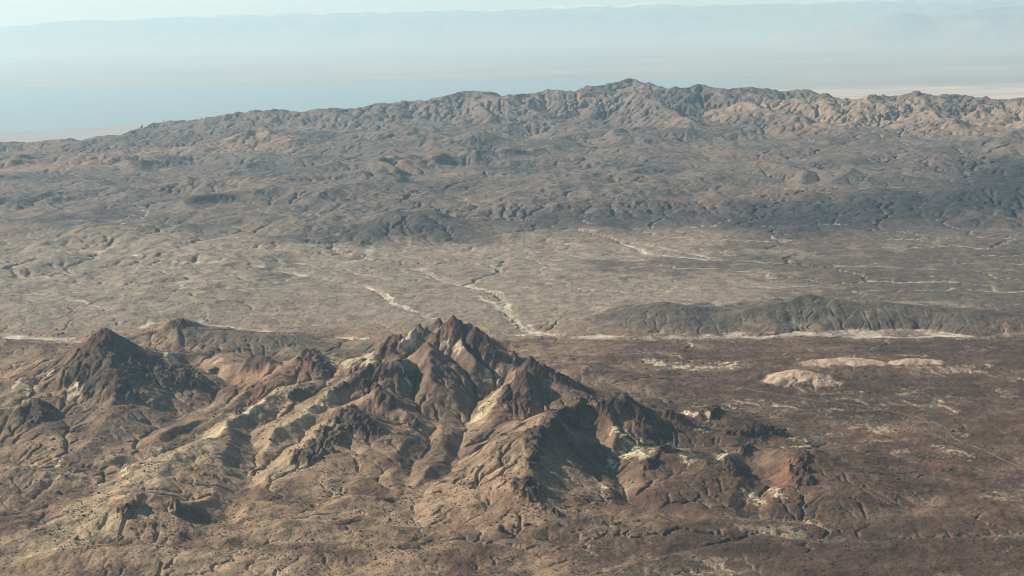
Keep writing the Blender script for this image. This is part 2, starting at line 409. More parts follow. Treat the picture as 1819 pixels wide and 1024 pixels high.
def erode(h, cell, iters, K, m_exp=.5, diff=.01, A0=4.0, hard=None):
    ny, nx = h.shape; N = ny * nx
    ids = np.arange(N, dtype=np.int32).reshape(ny, nx); me = ids.ravel(); h = h.astype(np.float32)
    a0 = (A0 * cell * cell) ** m_exp
    for it in range(iters):
        rc = route(h, ids, cell)
        dep = (rc != me).astype(np.int32); r = rc
        while True:
            d2 = dep[r]
            if not d2.any(): break
            dep = dep + d2; r = r[r]
        order = np.argsort(dep, kind='stable'); cnt = np.bincount(dep); b = np.concatenate([[0], np.cumsum(cnt)])
        A = np.full(N, cell * cell, np.float64)
        for L in range(len(cnt) - 1, 0, -1):
            q = order[b[L]:b[L + 1]]; np.add.at(A, rc[q], A[q])
        hf = h.ravel().astype(np.float64)
        df = np.abs(rc - me)
        Fk = K * np.maximum(A ** m_exp - a0, 0) / np.where((df == 1) | (df == nx), cell, cell * 1.41421)
        if hard is not None: Fk = Fk * hard.ravel()
        for L in range(1, len(cnt)):
            q = order[b[L]:b[L + 1]]
            hf[q] = (hf[q] + Fk[q] * hf[rc[q]]) / (1 + Fk[q])
        h = hf.reshape(ny, nx).astype(np.float32)
        if diff > 0:
            hc = h[1:-1, 1:-1]
            h[1:-1, 1:-1] = hc + diff * (h[:-2, 1:-1] + h[2:, 1:-1] + h[1:-1, :-2] + h[1:-1, 2:] - 4 * hc)
    return h, A.reshape(ny, nx)

def bicubic(G, gx, gy):
    ny, nx = G.shape
    ix = np.clip(np.floor(gx).astype(np.int64), 1, nx - 3); iy = np.clip(np.floor(gy).astype(np.int64), 1, ny - 3)
    fx = np.clip(gx - ix, 0, 1); fy = np.clip(gy - iy, 0, 1)
    def w(t):
        return (-0.5*t+t*t-0.5*t**3, 1-2.5*t*t+1.5*t**3, 0.5*t+2*t*t-1.5*t**3, -0.5*t*t+0.5*t**3)
    wx, wy = w(fx), w(fy)
    out = 0
    for j in range(4):
        row = 0
        for i in range(4):
            row = row + wx[i] * G[iy + j - 1, ix + i - 1]
        out = out + wy[j] * row
    return out

# coarse grid over everything
def seed_relief(X, Y, Z):
    hill = np.clip((Z - 15) / 90, 0, 1)
    n = 3.2 * fbm(X, Y, 50, 4, 301, .6) + hill * (15 * fbm(X, Y, 260, 3, 307) + 6 * ridged(X, Y, 120, 3, 308))
    return n * (.3 - .12 * (Y > 6700) + .7 * hill) + (1 - hill) * (2.4 + 2.6 * (Y < 6700)) * fbm(X * .38, Y, 150, 3, 309) + (1 - hill) * 6 * fbm(X * .5, Y, 520, 2, 311)
def harder(X, Y, Z): return (.35 + .25 * (Y < 6700) + .4 * np.clip(Z / 60, 0, 1)) * np.clip(.9 + 1.1 * fbm(X, Y, 900, 3, 251), .25, 2)
def gx(a, g0, c): return (a - g0) / c
# everything, coarse
CC = 60.0
cx_ = np.arange(-17000, 17000 + 1, CC); cy_ = np.arange(1200, 25200 + 1, CC)
XC, YC = np.meshgrid(cx_, cy_)
ZC, IC = authored(XC, YC)
# the far mountains
CB = 20.0
bx = np.arange(-8700, 8700 + 1, CB); by = np.arange(7000, 21600 + 1, CB)
XB, YB = np.meshgrid(bx, by)
ZB, IB = authored(XB, YB)
farB = sstep(8200, 9800, YB); rough_ = np.clip(.8 + 1.2 * fbm(XB, YB, 1600, 2, 226), .15, 2)
ZB0 = ZB + (1 - farB) * seed_relief(XB, YB, ZB) + farB * (9 * fbm(XB, YB, 420, 3, 222) + rough_ * (10 * ridged(XB, YB, 330, 4, 223, .55) + 2 * fbm(XB, YB, 60, 2, 228)))
ZB, AB = erode(ZB0, CB, 12, .13, .45, .002, 7.0, harder(XB, YB, ZB))
ZB = ZB + farB * rough_ * (2.4 * ridged(XB, YB, 85, 2, 224) + 1.3 * fbm(XB, YB, 45, 1, 229))
ZB, AB = erode(ZB, CB, 3, .10, .45, .0, 2.0)
print('coarse', round(time.time() - T0, 1))
# fine grid over the near hills and the wash
CA = 7.0
ax_ = np.arange(-2950, 2950 + 1, CA); ay = np.arange(3250, 7900 + 1, CA)
XA, YA = np.meshgrid(ax_, ay)
ZA0, IA = authored(XA, YA)
ZA = ZA0 + seed_relief(XA, YA, ZA0)
ZA, AA = erode(ZA, CA, 15, .11, .45, .015, 22.0, harder(XA, YA, ZA) * np.where((IA == HNAMES.index('long_dark_ridge')) | (IA == HNAMES.index('dark_hill')), .35, 1) * np.where((IA == HNAMES.index('pink_mound')) | (IA == HNAMES.index('banded_terraces')), 2.5, 1))
led = np.clip(ZA0 / 90, 0, 1) * sstep(-.15, .35, fbm(XA, YA, 330, 3, 341))
q_ = (ZA + 14 * fbm(XA, YA, 190, 3, 342)) / 17.0
ZA = ZA + led * 3.6 * (np.abs((q_ % 1) - .62) - .3)
ZA = ZA + 1.2 * fbm(XA, YA, 34, 2, 331) + np.clip(ZA0 / 120, 0, 1) * 1.8 * ridged(XA, YA, 46, 2, 335)
ZA, AA = erode(ZA, CA, 3, .08, .45, .0, 4.0)
print('fine', round(time.time() - T0, 1))

# ------------------------------------------------------------------ the land as one sheet, finer near the camera
def geom(a, b, k): return np.exp(np.linspace(math.log(a), math.log(b), k, endpoint=False))
ys = np.concatenate([geom(1500, 3300, 60), geom(3300, 7600, 600), geom(7600, 20800, 440), geom(20800, 24800, 50), [24800]])
core = np.arange(-0.405, 0.405 + 1e-6, 0.00082)
side = 0.405 + (np.linspace(0, 1, 46)[1:] ** 1.5) * 0.25
ts = np.concatenate([-side[::-1], core, side])
YG, TG = np.meshgrid(ys, ts, indexing='ij')
XG = TG * YG
NR, NC = XG.shape
ZG = bicubic(ZC, gx(XG, cx_[0], CC), gx(YG, cy_[0], CC))
IDX = IC[np.rint(gx(YG, cy_[0], CC)).astype(int), np.rint(gx(XG, cx_[0], CC)).astype(int)]
logA = np.full(XG.shape, 3.6)
for Gz, Ga, Gi, gx0, gy0, c_, e in ((ZB, AB, IB, bx, by, CB, 500), (ZA, AA, IA, ax_, ay, CA, 350)):
    m = (XG > gx0[0] + c_) & (XG < gx0[-1] - c_) & (YG > gy0[0] + c_) & (YG < gy0[-1] - c_)
    xx, yy = XG[m], YG[m]
    w = sstep(0, e, np.minimum.reduce([xx - gx0[0], gx0[-1] - xx, yy - gy0[0], gy0[-1] - yy]))
    a_, b_ = gx(xx, gx0[0], c_), gx(yy, gy0[0], c_)
    ZG[m] = ZG[m] * (1 - w) + w * bicubic(Gz, a_, b_)
    logA[m] = logA[m] * (1 - w) + w * bicubic(np.log10(Ga), a_, b_)
    IDX[m] = Gi[np.rint(b_).astype(int), np.rint(a_).astype(int)]
# small relief
ZG = ZG + np.where(YG < 8000, 1.0, 1.5) * fbm(XG, YG, np.where(YG < 8000, 22.0, 64.0), 3, 402, .6)
ZG = ZG + sstep(8500, 10500, YG) * (1 + .9 * sstep(13000, 17000, YG)) * np.clip((ZG - 40) / 60, 0, 1) * 2.4 * ridged(XG, YG, 105, 3, 409, .6)

def march(u, v):
    """where the line of sight of a picture point meets the land"""
    a, b, c = ray(u, v)
    j = int(np.clip(np.searchsorted(ts, a / b), 0, NC - 1))
    hit = np.nonzero(ZG[:, j] >= CAM_H + (c / b) * ys)[0]
    hit = hit[hit > 5]
    y = ys[hit[0]] if len(hit) else ys[-40]
    return (a / b) * y, y

def stroke(uvs, wid, rough=0.5, seed=0, soft=0.35):
    """mask round a line of picture points carried to the land; wid in metres; returns the block of the sheet it covers"""
    Q = np.array([march(u, v) for u, v in uvs] if len(uvs) > 1 else [march(*uvs[0])] * 2)
    R = wid * 2.2
    r0 = max(np.searchsorted(ys, Q[:, 1].min() - R) - 1, 0); r1 = np.searchsorted(ys, Q[:, 1].max() + R) + 1
    tq = np.concatenate([(Q[:, 0] - R) / Q[:, 1], (Q[:, 0] + R) / Q[:, 1], (Q[:, 0] - R) / (Q[:, 1] - R), (Q[:, 0] + R) / (Q[:, 1] - R), (Q[:, 0] - R) / (Q[:, 1] + R), (Q[:, 0] + R) / (Q[:, 1] + R)])
    c0 = max(np.searchsorted(ts, tq.min()) - 1, 0); c1 = np.searchsorted(ts, tq.max()) + 1
    sl = (slice(r0, r1), slice(c0, c1))
    x, y = XG[sl], YG[sl]
    d = polyline_dist(x, y, Q) / wid + rough * fbm(x, y, wid * 1.3, 5, seed, 0.65)
    return sl, 1 - sstep(1 - soft, 1 + soft, d)

# dark broken rock standing along the crests
ROCKS = [
 ([(187,590),(165,625),(185,660),(210,690)], 75), ([(187,590),(225,620),(245,660)], 70), ([(240,640),(290,668),(345,680)], 48),
 ([(150,640),(170,670)], 48), ([(61,726),(62,745)], 45), ([(312,576),(320,579)], 22), ([(380,660),(375,664)], 10),
 ([(806,570),(800,588),(828,588),(846,606)], 44), ([(835,592),(862,615),(876,632)], 30), ([(697,606),(690,625)], 32), ([(715,615),(728,618)], 14),
 ([(742,592),(735,605)], 22), ([(779,571),(782,578)], 14),
 ([(548,630),(560,645),(575,660)], 32), ([(540,700),(520,705)], 16), ([(440,645),(465,648),(475,645)], 22), ([(425,733),(420,738)], 12),
 ([(700,655),(665,657),(645,665)], 44), ([(636,680),(608,686),(590,700)], 18), ([(656,697),(690,712)], 26), ([(725,748),(735,760)], 18),
 ([(615,738),(600,760),(575,790),(548,812)], 42), ([(625,745),(650,765)], 36),
 ([(930,644),(940,665),(925,690)], 34), ([(975,664),(1010,680)], 24), ([(905,700),(925,725)], 34),
 ([(1022,728),(1000,742),(980,750),(956,768)], 38), ([(1050,718),(1080,722),(1112,716),(1140,732)], 32), ([(942,786),(948,805),(945,830)], 20),
 ([(930,860),(950,872),(940,878)], 22), ([(1187,798),(1165,812),(1150,832)], 13), ([(970,906),(985,912)], 14),
 ([(1320,802),(1335,800)], 16), ([(1425,815),(1420,840),(1430,860)], 20), ([(1300,771),(1354,764),(1385,770)], 24), ([(1255,740),(1268,727)], 22),
 ([(240,900),(222,915)], 18), ([(310,895),(322,915)], 14), ([(1295,822),(1300,840)], 14), ([(1185,738),(1215,750)], 10),
]
RID = np.full(XG.shape, -1, np.int16); rock = np.zeros(XG.shape, np.float32)
for k, (uv, w) in enumerate(ROCKS):
    sl, s_ = stroke(uv, w * 1.15, 0.7, 500 + k)
    RID[sl] = np.where((s_ > 0.5) & (s_ > rock[sl]), k, RID[sl]); rock[sl] = np.maximum(rock[sl], s_)
crag = (0.5 * ridged(XG, YG, 88, 2, 611) + 0.5 * ridged(XG + 0.3 * YG, YG, 38, 2, 633) + 0.28 * ridged(XG, YG, 17, 2, 655))
ZG = ZG + rock * (13.0 * crag + 3.0)
# banks of bare pale clay, cut by rills
CL = [([(590,637),(620,638),(650,640)], 32), ([(735,600),(722,608)], 13), ([(700,645),(712,655)], 10), ([(722,672),(732,688)], 6),
 ([(795,606),(812,612),(820,622)], 9), ([(875,668),(885,662),(870,680)], 17), ([(858,725),(875,705),(890,690)], 9), ([(842,748),(850,738)], 8),
 ([(128,690),(132,700)], 18), ([(45,682),(58,695)], 22), ([(90,662),(82,666)], 12), ([(300,628),(306,640)], 16), ([(385,635),(392,640)], 14),
 ([(1098,764),(1112,780),(1125,795)], 17), ([(1130,795),(1140,805),(1118,808)], 32), ([(1140,782),(1160,790)], 8), ([(1083,818),(1090,830)], 8), ([(1055,850),(1080,868)], 6),
 ([(1190,790),(1225,802)], 8), ([(1215,812),(1225,820)], 9), ([(1275,810),(1295,810)], 12), ([(1395,797),(1440,794)], 9),
 ([(1525,757),(1545,755),(1565,762)], 28), ([(1665,792),(1690,802),(1710,808)], 24), ([(1700,765),(1720,775)], 10), ([(1475,775),(1485,770)], 16), ([(1415,780),(1430,784)], 13), ([(1620,800),(1590,803)], 12),
 ([(1784,696),(1790,705)], 22), ([(1330,880),(1350,895)], 12), ([(1370,870),(1385,882)], 10), ([(1180,650),(1230,655),(1285,650)], 42), ([(1150,640),(1175,645)], 22), ([(1215,735),(1255,742)], 12), ([(1265,760),(1245,765)], 10),
 ([(590,700),(550,730),(530,750)], 9), ([(450,722),(470,712),(440,735)], 11), ([(400,760),(365,778)], 10), ([(1765,600),(1700,602)], 10), ([(225,838),(280,800)], 14), ([(100,815),(105,830)], 10), ([(1610,632),(1640,634)], 14), ([(1515,634),(1500,637)], 14), ([(1460,700),(1530,697)], 10), ([(1600,702),(1640,695)], 10), ([(1760,650),(1680,655)], 16)]
for k, (uv, w) in enumerate(CL):
    sl, s_ = stroke(uv, w * 1.5, .8, 920 + k, .5)
    ZG[sl] += s_ * (2.2 * ridged(XG[sl], YG[sl], 34, 3, 960 + k) + 1.5)
gz_r = np.gradient(ZG, axis=0) ; gz_c = np.gradient(ZG, axis=1)
yr = np.gradient(YG, axis=0); xc = np.gradient(XG, axis=1); xr = np.gradient(XG, axis=0)
dzdx = gz_c / xc; dzdy = (gz_r - dzdx * xr) / yr
slope = np.hypot(dzdx, dzdy)
NRM = np.stack([-dzdx, -dzdy, np.ones_like(dzdx)], -1); NRM /= np.linalg.norm(NRM, axis=-1, keepdims=True)

# ------------------------------------------------------------------ what the ground is made of
def C3(*c): return np.array(c, np.float32)
def mix(base, c, m): return base + (np.asarray(c, np.float32) - base) * m[..., None]
TAN, BROWN, OLIVE = C3(.285,.19,.112), C3(.090,.051,.033), C3(.215,.155,.094)
RED, DARK, CLAY, PINK, SAND, GREY = C3(.23,.112,.065), C3(.052,.031,.024), C3(.56,.47,.30), C3(.50,.35,.235), C3(.56,.48,.37), C3(.118,.099,.083)
n_big = fbm(XG, YG, 900, 3, 701); n_mid = fbm(XG, YG, 240, 4, 711, .6); n_sm = fbm(XG, YG, 60, 4, 721, .6)
col = np.empty(XG.shape + (3,), np.float32); col[:] = TAN
col = mix(col, OLIVE, sstep(-.2, .5, n_mid + .4 * n_sm))
# brown desert varnish over the near plain on the right, patchy elsewhere
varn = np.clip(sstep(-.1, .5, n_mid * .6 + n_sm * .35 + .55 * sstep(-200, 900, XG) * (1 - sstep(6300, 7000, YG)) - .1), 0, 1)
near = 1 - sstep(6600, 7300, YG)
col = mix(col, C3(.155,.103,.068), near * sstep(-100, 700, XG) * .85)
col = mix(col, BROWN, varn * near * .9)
hillm = (IDX >= 0) & (YG < 7400)
col = mix(col, BROWN * 1.25, np.where(hillm, .55, 0) * sstep(-.3, .5, n_mid))
mid = sstep(6700, 7400, YG) * (1 - sstep(9000, 10500, YG))
col = mix(col, C3(.262,.216,.160), mid * .8)
col = mix(col, C3(.125,.096,.072), mid * sstep(-.3, .6, .7 * n_big + .6 * n_mid + 1.25 * sstep(-200, 2300, XG) - .6))
far = sstep(9000, 10500, YG)
col = mix(col, GREY, far * .8)
col = mix(col, C3(.085,.074,.062), far * sstep(0, .7, n_big + .5 * n_mid))
col = mix(col, C3(.185,.13,.088), far * sstep(.25, .8, fbm(XG, YG, 1500, 3, 741) + .35 * n_mid))
# gully floors carry pale silt
gul = sstep(3.9, 5.4, logA + .25 * n_sm) * np.where(YG < 8500, 1, .6)
col = mix(col, C3(.30,.24,.16), gul * .35 * (1 - .75 * varn * near))
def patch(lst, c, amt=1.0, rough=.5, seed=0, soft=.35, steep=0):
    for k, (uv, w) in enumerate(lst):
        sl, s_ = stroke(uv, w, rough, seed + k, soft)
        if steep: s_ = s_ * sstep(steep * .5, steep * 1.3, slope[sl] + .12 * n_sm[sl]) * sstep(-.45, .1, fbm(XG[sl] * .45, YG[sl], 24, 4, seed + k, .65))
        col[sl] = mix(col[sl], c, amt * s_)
# broad tones
patch([([(1819,300),(1750,345),(1650,365),(1540,375),(1400,385)], 560)], C3(.034,.033,.033), .85, .7, 796, .9)  # suspected cloud shadow over the right-hand distance, put into the soil colour
patch([([(1750,345),(1650,365),(1540,375),(1400,385)], 520), ([(1200,385),(1000,395)], 260), ([(720,395),(640,410),(820,410)], 330), ([(490,420),(530,425)], 150)], C3(.048,.045,.043), .72, .7, 800, .9)  # first stroke repeats that painted shadow; the others darken the central hills
patch([([(1140,550),(1175,545),(1220,555)], 230), ([(1390,545),(1435,540),(1560,545),(1700,550),(1819,555)], 200)], C3(.088,.074,.058), .85, .4, 820, .4)
patch([([(360,600),(420,605),(500,606),(590,615)], 110), ([(760,582),(720,596),(660,615)], 130), ([(314,585),(340,600)], 80)], C3(.12,.097,.07), .8, .4, 830, .5)
patch([([(1819,200),(1700,215),(1600,200),(1540,205)], 650), ([(1400,195),(1320,185)], 420)], C3(.28,.20,.135), .7, .6, 840, .5)
patch([([(455,250),(430,262),(480,265)], 420), ([(300,268),(240,275),(180,285)], 330), ([(90,295),(30,300)], 380)], C3(.255,.168,.115), .75, .7, 850, .5)
patch([([(840,180),(800,195),(740,205)], 420), ([(960,185),(900,195)], 350), ([(1120,165),(1060,180)], 350), ([(700,215),(560,225)], 400)], C3(.21,.165,.125), .5, .7, 860, .5)
patch([([(1819,620),(1700,615),(1620,625)], 160), ([(1819,690),(1720,690)], 150), ([(1100,636),(1170,636)], 60), ([(1500,1000),(1300,1010),(1700,990)], 330), ([(1500,720),(1600,700),(1400,700)], 260)], C3(.066,.04,.028), .6, .5, 870, .5)
# red ground
patch([([(700,620),(680,635),(660,645)], 55), ([(545,640),(520,660),(490,680)], 80), ([(455,650),(430,665)], 55), ([(1018,722),(1000,735)], 16), ([(940,860),(900,890),(860,900)], 110), ([(1395,830),(1400,860)], 45), ([(800,585),(770,600)], 40), ([(930,715),(900,740)], 60), ([(480,690),(420,740)], 60)], RED, .55, .9, 880, .5)
patch([([(770,640),(775,690),(790,730)], 95), ([(700,670),(730,720)], 70), ([(830,640),(845,690)], 70), ([(940,690),(1000,690)], 90), ([(187,720),(230,740),(300,700)], 170)], C3(.15,.10,.068), .7, .5, 895, .5)
# orange-tan talus; the sunlit left flanks are painted lighter
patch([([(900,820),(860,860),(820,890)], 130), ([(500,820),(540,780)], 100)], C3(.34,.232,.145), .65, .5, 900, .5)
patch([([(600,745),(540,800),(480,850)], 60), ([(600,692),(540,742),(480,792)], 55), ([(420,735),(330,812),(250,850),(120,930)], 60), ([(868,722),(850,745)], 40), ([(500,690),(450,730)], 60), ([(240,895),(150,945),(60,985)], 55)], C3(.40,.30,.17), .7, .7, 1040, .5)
# pale rills run down the slopes
rill = sstep(2.3, 3.6, logA + .15 * n_sm) * sstep(.12, .3, slope) * (YG < 7800) * (1 - rock)
col = mix(col, C3(.35,.27,.175), rill * .45 * (1 - .4 * varn))
# rock
col = mix(col, DARK, np.clip(rock * 1.15, 0, 1) * .9 * (0.75 + .25 * sstep(-.3, .4, n_sm)))
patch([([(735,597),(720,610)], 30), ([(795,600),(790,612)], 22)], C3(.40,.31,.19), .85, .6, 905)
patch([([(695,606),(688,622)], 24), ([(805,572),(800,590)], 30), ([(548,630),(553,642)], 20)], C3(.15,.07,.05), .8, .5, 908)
# pale clay
reg = sstep(-.05, .35, fbm(XG, YG, 520, 3, 905)) * near * sstep(100, 600, XG) * (IDX < 0)
bank = sstep(.15, .28, slope + .06 * n_sm) * reg
col = mix(col, C3(.42,.335,.215), bank * .5)
strk = fbm(XG * .28, YG, 110, 4, 911, .6) * near * sstep(-100, 700, XG)
col *= (1 + .32 * np.clip(strk, -.8, .9))[..., None]
patch([(uv, w * 1.15) for uv, w in CL if uv[0][0] >= 1440], C3(.40,.33,.225), .7, 1.25, 920, .5, .12)
patch([(uv, w * (1.45 if uv[0][0] < 1450 and uv[0][1] > 660 or uv[0][0] < 1000 else 1.15)) for uv, w in CL if uv[0][0] < 1440], CLAY, .85, 1.25, 920, .4, .12)
patch([([(1385,668),(1420,664),(1455,672)], 75), ([(1440,645),(1500,645),(1560,645)], 40), ([(1590,645),(1660,642)], 40)], PINK, .85, .4, 990, .3)
patch([([(20,960),(120,930),(220,860)], 60), ([(60,860),(130,850)], 70), ([(480,940),(540,960)], 80), ([(430,790),(380,800)], 60), ([(290,1000),(480,1000)], 90), ([(330,800),(250,860)], 55)], C3(.34,.25,.15), .5, .7, 1010, .5)
# washes
sandm = np.zeros(XG.shape, np.float32)
for k, (pts, hw, dep, s_) in enumerate(WASHES):
    Q = [at_height(u, v, 0 if v > 500 else 15) for u, v in pts]
    r0 = np.searchsorted(ys, min(q[1] for q in Q) - 400); r1 = np.searchsorted(ys, max(q[1] for q in Q) + 400) + 1
    x, y = XG[r0:r1], YG[r0:r1]
    d = polyline_dist(x + 34 * fbm(x, y, 190, 4, 1100), y + 34 * fbm(x, y, 190, 4, 1101), Q)
    braid = sstep(-.25, .35, ridged(x * .35, y, 46, 3, 1120 + k) * .6 - (d / hw) ** 2 * .5 + .3)
    mm = np.exp(-(d / hw) ** 4) * braid * s_ * (.12 + .88 * sstep(-.3, .2, fbm(x, y, 260, 4, 1140 + k)))
    sandm[r0:r1] = np.maximum(sandm[r0:r1], mm)
sandm = np.minimum(sandm * 1.35, 1) * (1 - sstep(.2, .36, slope)) * (IDX < 0)
col = mix(col, SAND, sandm * .9)
# the bare pale threads of smaller stream beds on the plain
thr = sstep(4.45, 5.1, logA + .3 * n_sm) * (slope < .25) * sstep(6300, 6700, YG) * (1 - sstep(11000, 13000, YG))
col = mix(col, SAND * .9, thr * .7)
col *= (1 + .16 * n_sm + .10 * n_mid)[..., None]
col = np.clip(col * 1.14, .02, .8)
# how much brush grows
veg = np.clip(.55 + .5 * fbm(XG, YG, 380, 3, 1200) + .35 * sstep(4.2, 5.5, logA) - rock * .8 - sandm * .15 - .7 * sstep(.45, .7, slope), 0, 1).astype(np.float32)
clay_now = (col.mean(-1) > .30); veg = np.where(clay_now, veg * .15, veg)
for _t in ():
    pass
print('colours', round(time.time() - T0, 1))

# ------------------------------------------------------------------ materials
def new_mat(name):
    m = bpy.data.materials.new(name); m.use_nodes = True
    nt = m.node_tree; b = nt.nodes['Principled BSDF']
    return m, nt, b
def terrain_material():
    m, nt, b = new_mat('desert_ground'); N = nt.nodes; L = nt.links
    at = N.new('ShaderNodeAttribute'); at.attribute_name = 'soil'
    vg = N.new('ShaderNodeAttribute'); vg.attribute_name = 'brush'
    ge = N.new('ShaderNodeNewGeometry')
    def noise(scale, det=4, rough=.6):
        n = N.new('ShaderNodeTexNoise'); n.inputs['Scale'].default_value = scale; n.inputs['Detail'].default_value = det
        n.inputs['Roughness'].default_value = rough; L.new(ge.outputs['Position'], n.inputs['Vector']); return n
    def ramp(src, a, b_, c0, c1):
        r = N.new('ShaderNodeMapRange'); r.inputs['From Min'].default_value = a; r.inputs['From Max'].default_value = b_
        r.inputs['To Min'].default_value = c0; r.inputs['To Max'].default_value = c1; L.new(src, r.inputs['Value']); return r.outputs[0]
    def mul(a, b_):
        x = N.new('ShaderNodeMath'); x.operation = 'MULTIPLY'
        for i, s in enumerate((a, b_)):
            if isinstance(s, float): x.inputs[i].default_value = s
            else: L.new(s, x.inputs[i])
        return x.outputs[0]
    n1 = noise(.012, 8, .68); n2 = noise(.17, 3, .7)
    f = mul(ramp(n1.outputs['Fac'], .28, .72, .62, 1.38), ramp(n2.outputs['Fac'], .28, .72, .62, 1.38))
    v = N.new('ShaderNodeVectorMath'); v.operation = 'SCALE'; L.new(at.outputs['Color'], v.inputs[0]); L.new(f, v.inputs['Scale'])
    vo = N.new('ShaderNodeTexVoronoi'); vo.inputs['Scale'].default_value = .12; L.new(ge.outputs['Position'], vo.inputs['Vector'])
    dots = mul(ramp(vo.outputs['Distance'], .16, .30, 1.0, 0.0), ramp(noise(.02, 3).outputs['Fac'], .34, .54, 0.0, 1.0))
    dots = mul(dots, vg.outputs['Fac'])
    dots = mul(dots, .85)
    mx = N.new('ShaderNodeMix'); mx.data_type = 'RGBA'; L.new(dots, mx.inputs[0]); L.new(v.outputs[0], mx.inputs[6])
    mx.inputs[7].default_value = (.05, .05, .032, 1)
    L.new(mx.outputs[2], b.inputs['Base Color'])
    b.inputs['Roughness'].default_value = .95; b.inputs['Specular IOR Level'].default_value = .12
    bp = N.new('ShaderNodeBump'); bp.inputs['Strength'].default_value = .9; bp.inputs['Distance'].default_value = 22.0
    L.new(noise(.018, 9, .66).outputs['Fac'], bp.inputs['Height']); L.new(bp.outputs[0], b.inputs['Normal'])
    return m
M_LAND = terrain_material()

def sheet(name, rows, cols, face_mask, coords, mat, parent=None, normals=None, attrs=None):
    """the faces of a regular sheet picked by face_mask as one mesh object"""
    fr, fc = np.nonzero(face_mask)
    v00 = fr * cols + fc
    q = np.stack([v00, v00 + 1, v00 + cols + 1, v00 + cols], 1).astype(np.int64)
    used = np.zeros(rows * cols, bool); used[q.ravel()] = True
    re = np.cumsum(used) - 1
    vi = np.nonzero(used)[0]
    me = bpy.data.meshes.new(name)
    nv, nf = len(vi), len(q)
    me.vertices.add(nv); me.vertices.foreach_set('co', coords.reshape(-1, 3)[vi].astype(np.float32).ravel())
    me.loops.add(nf * 4); me.loops.foreach_set('vertex_index', re[q].astype(np.int32).ravel())
    me.polygons.add(nf); me.polygons.foreach_set('loop_start', np.arange(0, nf * 4, 4, dtype=np.int32))
    me.polygons.foreach_set('use_smooth', np.ones(nf, bool))
    me.update(calc_edges=True)
    for an, ar in (attrs or {}).items():
        if ar.ndim == 3:
            a = me.attributes.new(an, 'FLOAT_COLOR', 'POINT')
            c4 = np.ones((nv, 4), np.float32); c4[:, :3] = ar.reshape(-1, 3)[vi]; a.data.foreach_set('color', c4.ravel())
        else:
            a = me.attributes.new(an, 'FLOAT', 'POINT'); a.data.foreach_set('value', ar.ravel()[vi].astype(np.float32))
    if normals is not None:
        me.normals_split_custom_set_from_vertices(normals.reshape(-1, 3)[vi])
    me.materials.append(mat)
    o = bpy.data.objects.new(name, me); COL.objects.link(o)
    if parent: o.parent = parent
    return o
def tag(o, label, cat=None, group=None, kind=None):
    o['label'] = label
    if cat: o['category'] = cat
    if group: o['group'] = group
    if kind: o['kind'] = kind
    return o

LABELS = {
 'rocky_peak': 'tall dark pyramid-shaped rocky peak on the left of the near hills',
 'knob_hill': 'brown hill with a small dark knob on top, behind the pyramid peak',
 'low_hill': 'low ribbed hill beside the sandy wash at the left edge',
 'summit_peak': 'highest reddish-brown summit of the near hills with a dark shaded right side',
 'shadowed_ridge': 'smooth grey-brown ridge rising just behind the highest near summit',
 'red_crag_hill': 'reddish hill with small crags between the pyramid peak and the summit',
 'crag_spine': 'narrow rocky spine running down from the summit with lit pale left flank',
 'dark_faced_hill': 'pointed hill with a dark rock face below the rocky spine',
 'pale_spine': 'long pale tan spur descending towards the lower left corner',
 'ribbed_hill': 'small gullied hill near the bottom left with ribs facing the camera',
 'tan_hillocks': 'rounded gullied tan hillocks along the bottom edge',
 'corner_hill': 'low dark tan hills in the lower left corner',
 'notched_peak': 'dark pointed peak just right of the highest summit',
 'crag_ridge': 'long ridge with a jagged dark crest and sunlit orange left slope',
 'clay_hill': 'brown hill with pale clay scars right of the jagged ridge',
 'capped_hill': 'orange hill with a pale flat cap casting shade to the right',
 'crag_mound': 'small dark craggy mound behind the pale-capped hill',
 'dark_knoll': 'small dark knoll on the brown plain right of the ridge end',
 'brown_knolls': 'two smooth brown knolls behind the jagged ridge',
 'flat_mesa': 'low flat brown mesa on the plain in front of the white wash',
 'pink_mound': 'bare pinkish fan-shaped mound standing alone on the brown plain',
 'banded_terraces': 'low eroded terraces with cream edges behind the pink mound',
 'dark_hill': 'dark rounded hill behind the white wash right of centre',
 'long_dark_ridge': 'long dark low ridge behind the white wash reaching the right edge',
 'reddish_hill': 'reddish conical hill in the distant mountains at the left',
 'far_hills': 'rounded brown hills scattered through the distant foothills',
 'mid_hill': 'grey-brown twin hills in the middle of the distant mountains',
 'shaded_hill': 'dark broad hill where the valley meets the distant mountains',
 'right_dark_hills': 'very dark hills in the distance at the right edge',
 'skyline_range': 'jagged tan and grey mountain range forming the skyline',
}
fid = IDX[:-1, :-1]
frk = RID[:-1, :-1]
XYZ = np.stack([XG, YG, ZG], -1)
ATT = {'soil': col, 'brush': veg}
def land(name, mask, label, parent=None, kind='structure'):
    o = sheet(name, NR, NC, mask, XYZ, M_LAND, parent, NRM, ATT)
    if parent is None: tag(o, label, None, None, kind)
    return o
hill_obj = {}
yf = YG[:-1, :-1]
for k, nm in enumerate(HNAMES):
    m = (fid == k) & (frk < 0)
    if m.sum() < 20: continue
    hill_obj[nm] = land(nm, m, LABELS[nm])
rest = fid < 0
band = np.where(yf < 6650, 0, np.where(yf < 9400, 1, 2))
wash_f = (sandm[:-1, :-1] > .42) & rest & (frk < 0) & (yf > 6000) & (yf < 9500)
plain0 = land('desert_plain', rest & (band == 0) & (frk < 0) & ~wash_f, 'brown gravelly desert ground around the near hills')
land('valley_plain', rest & (band == 1) & (frk < 0) & ~wash_f, 'tan dissected valley floor between the near hills and the distant mountains')
land('foothills', rest & (band == 2) & (frk < 0), 'rolling grey-brown foothills below the skyline range')
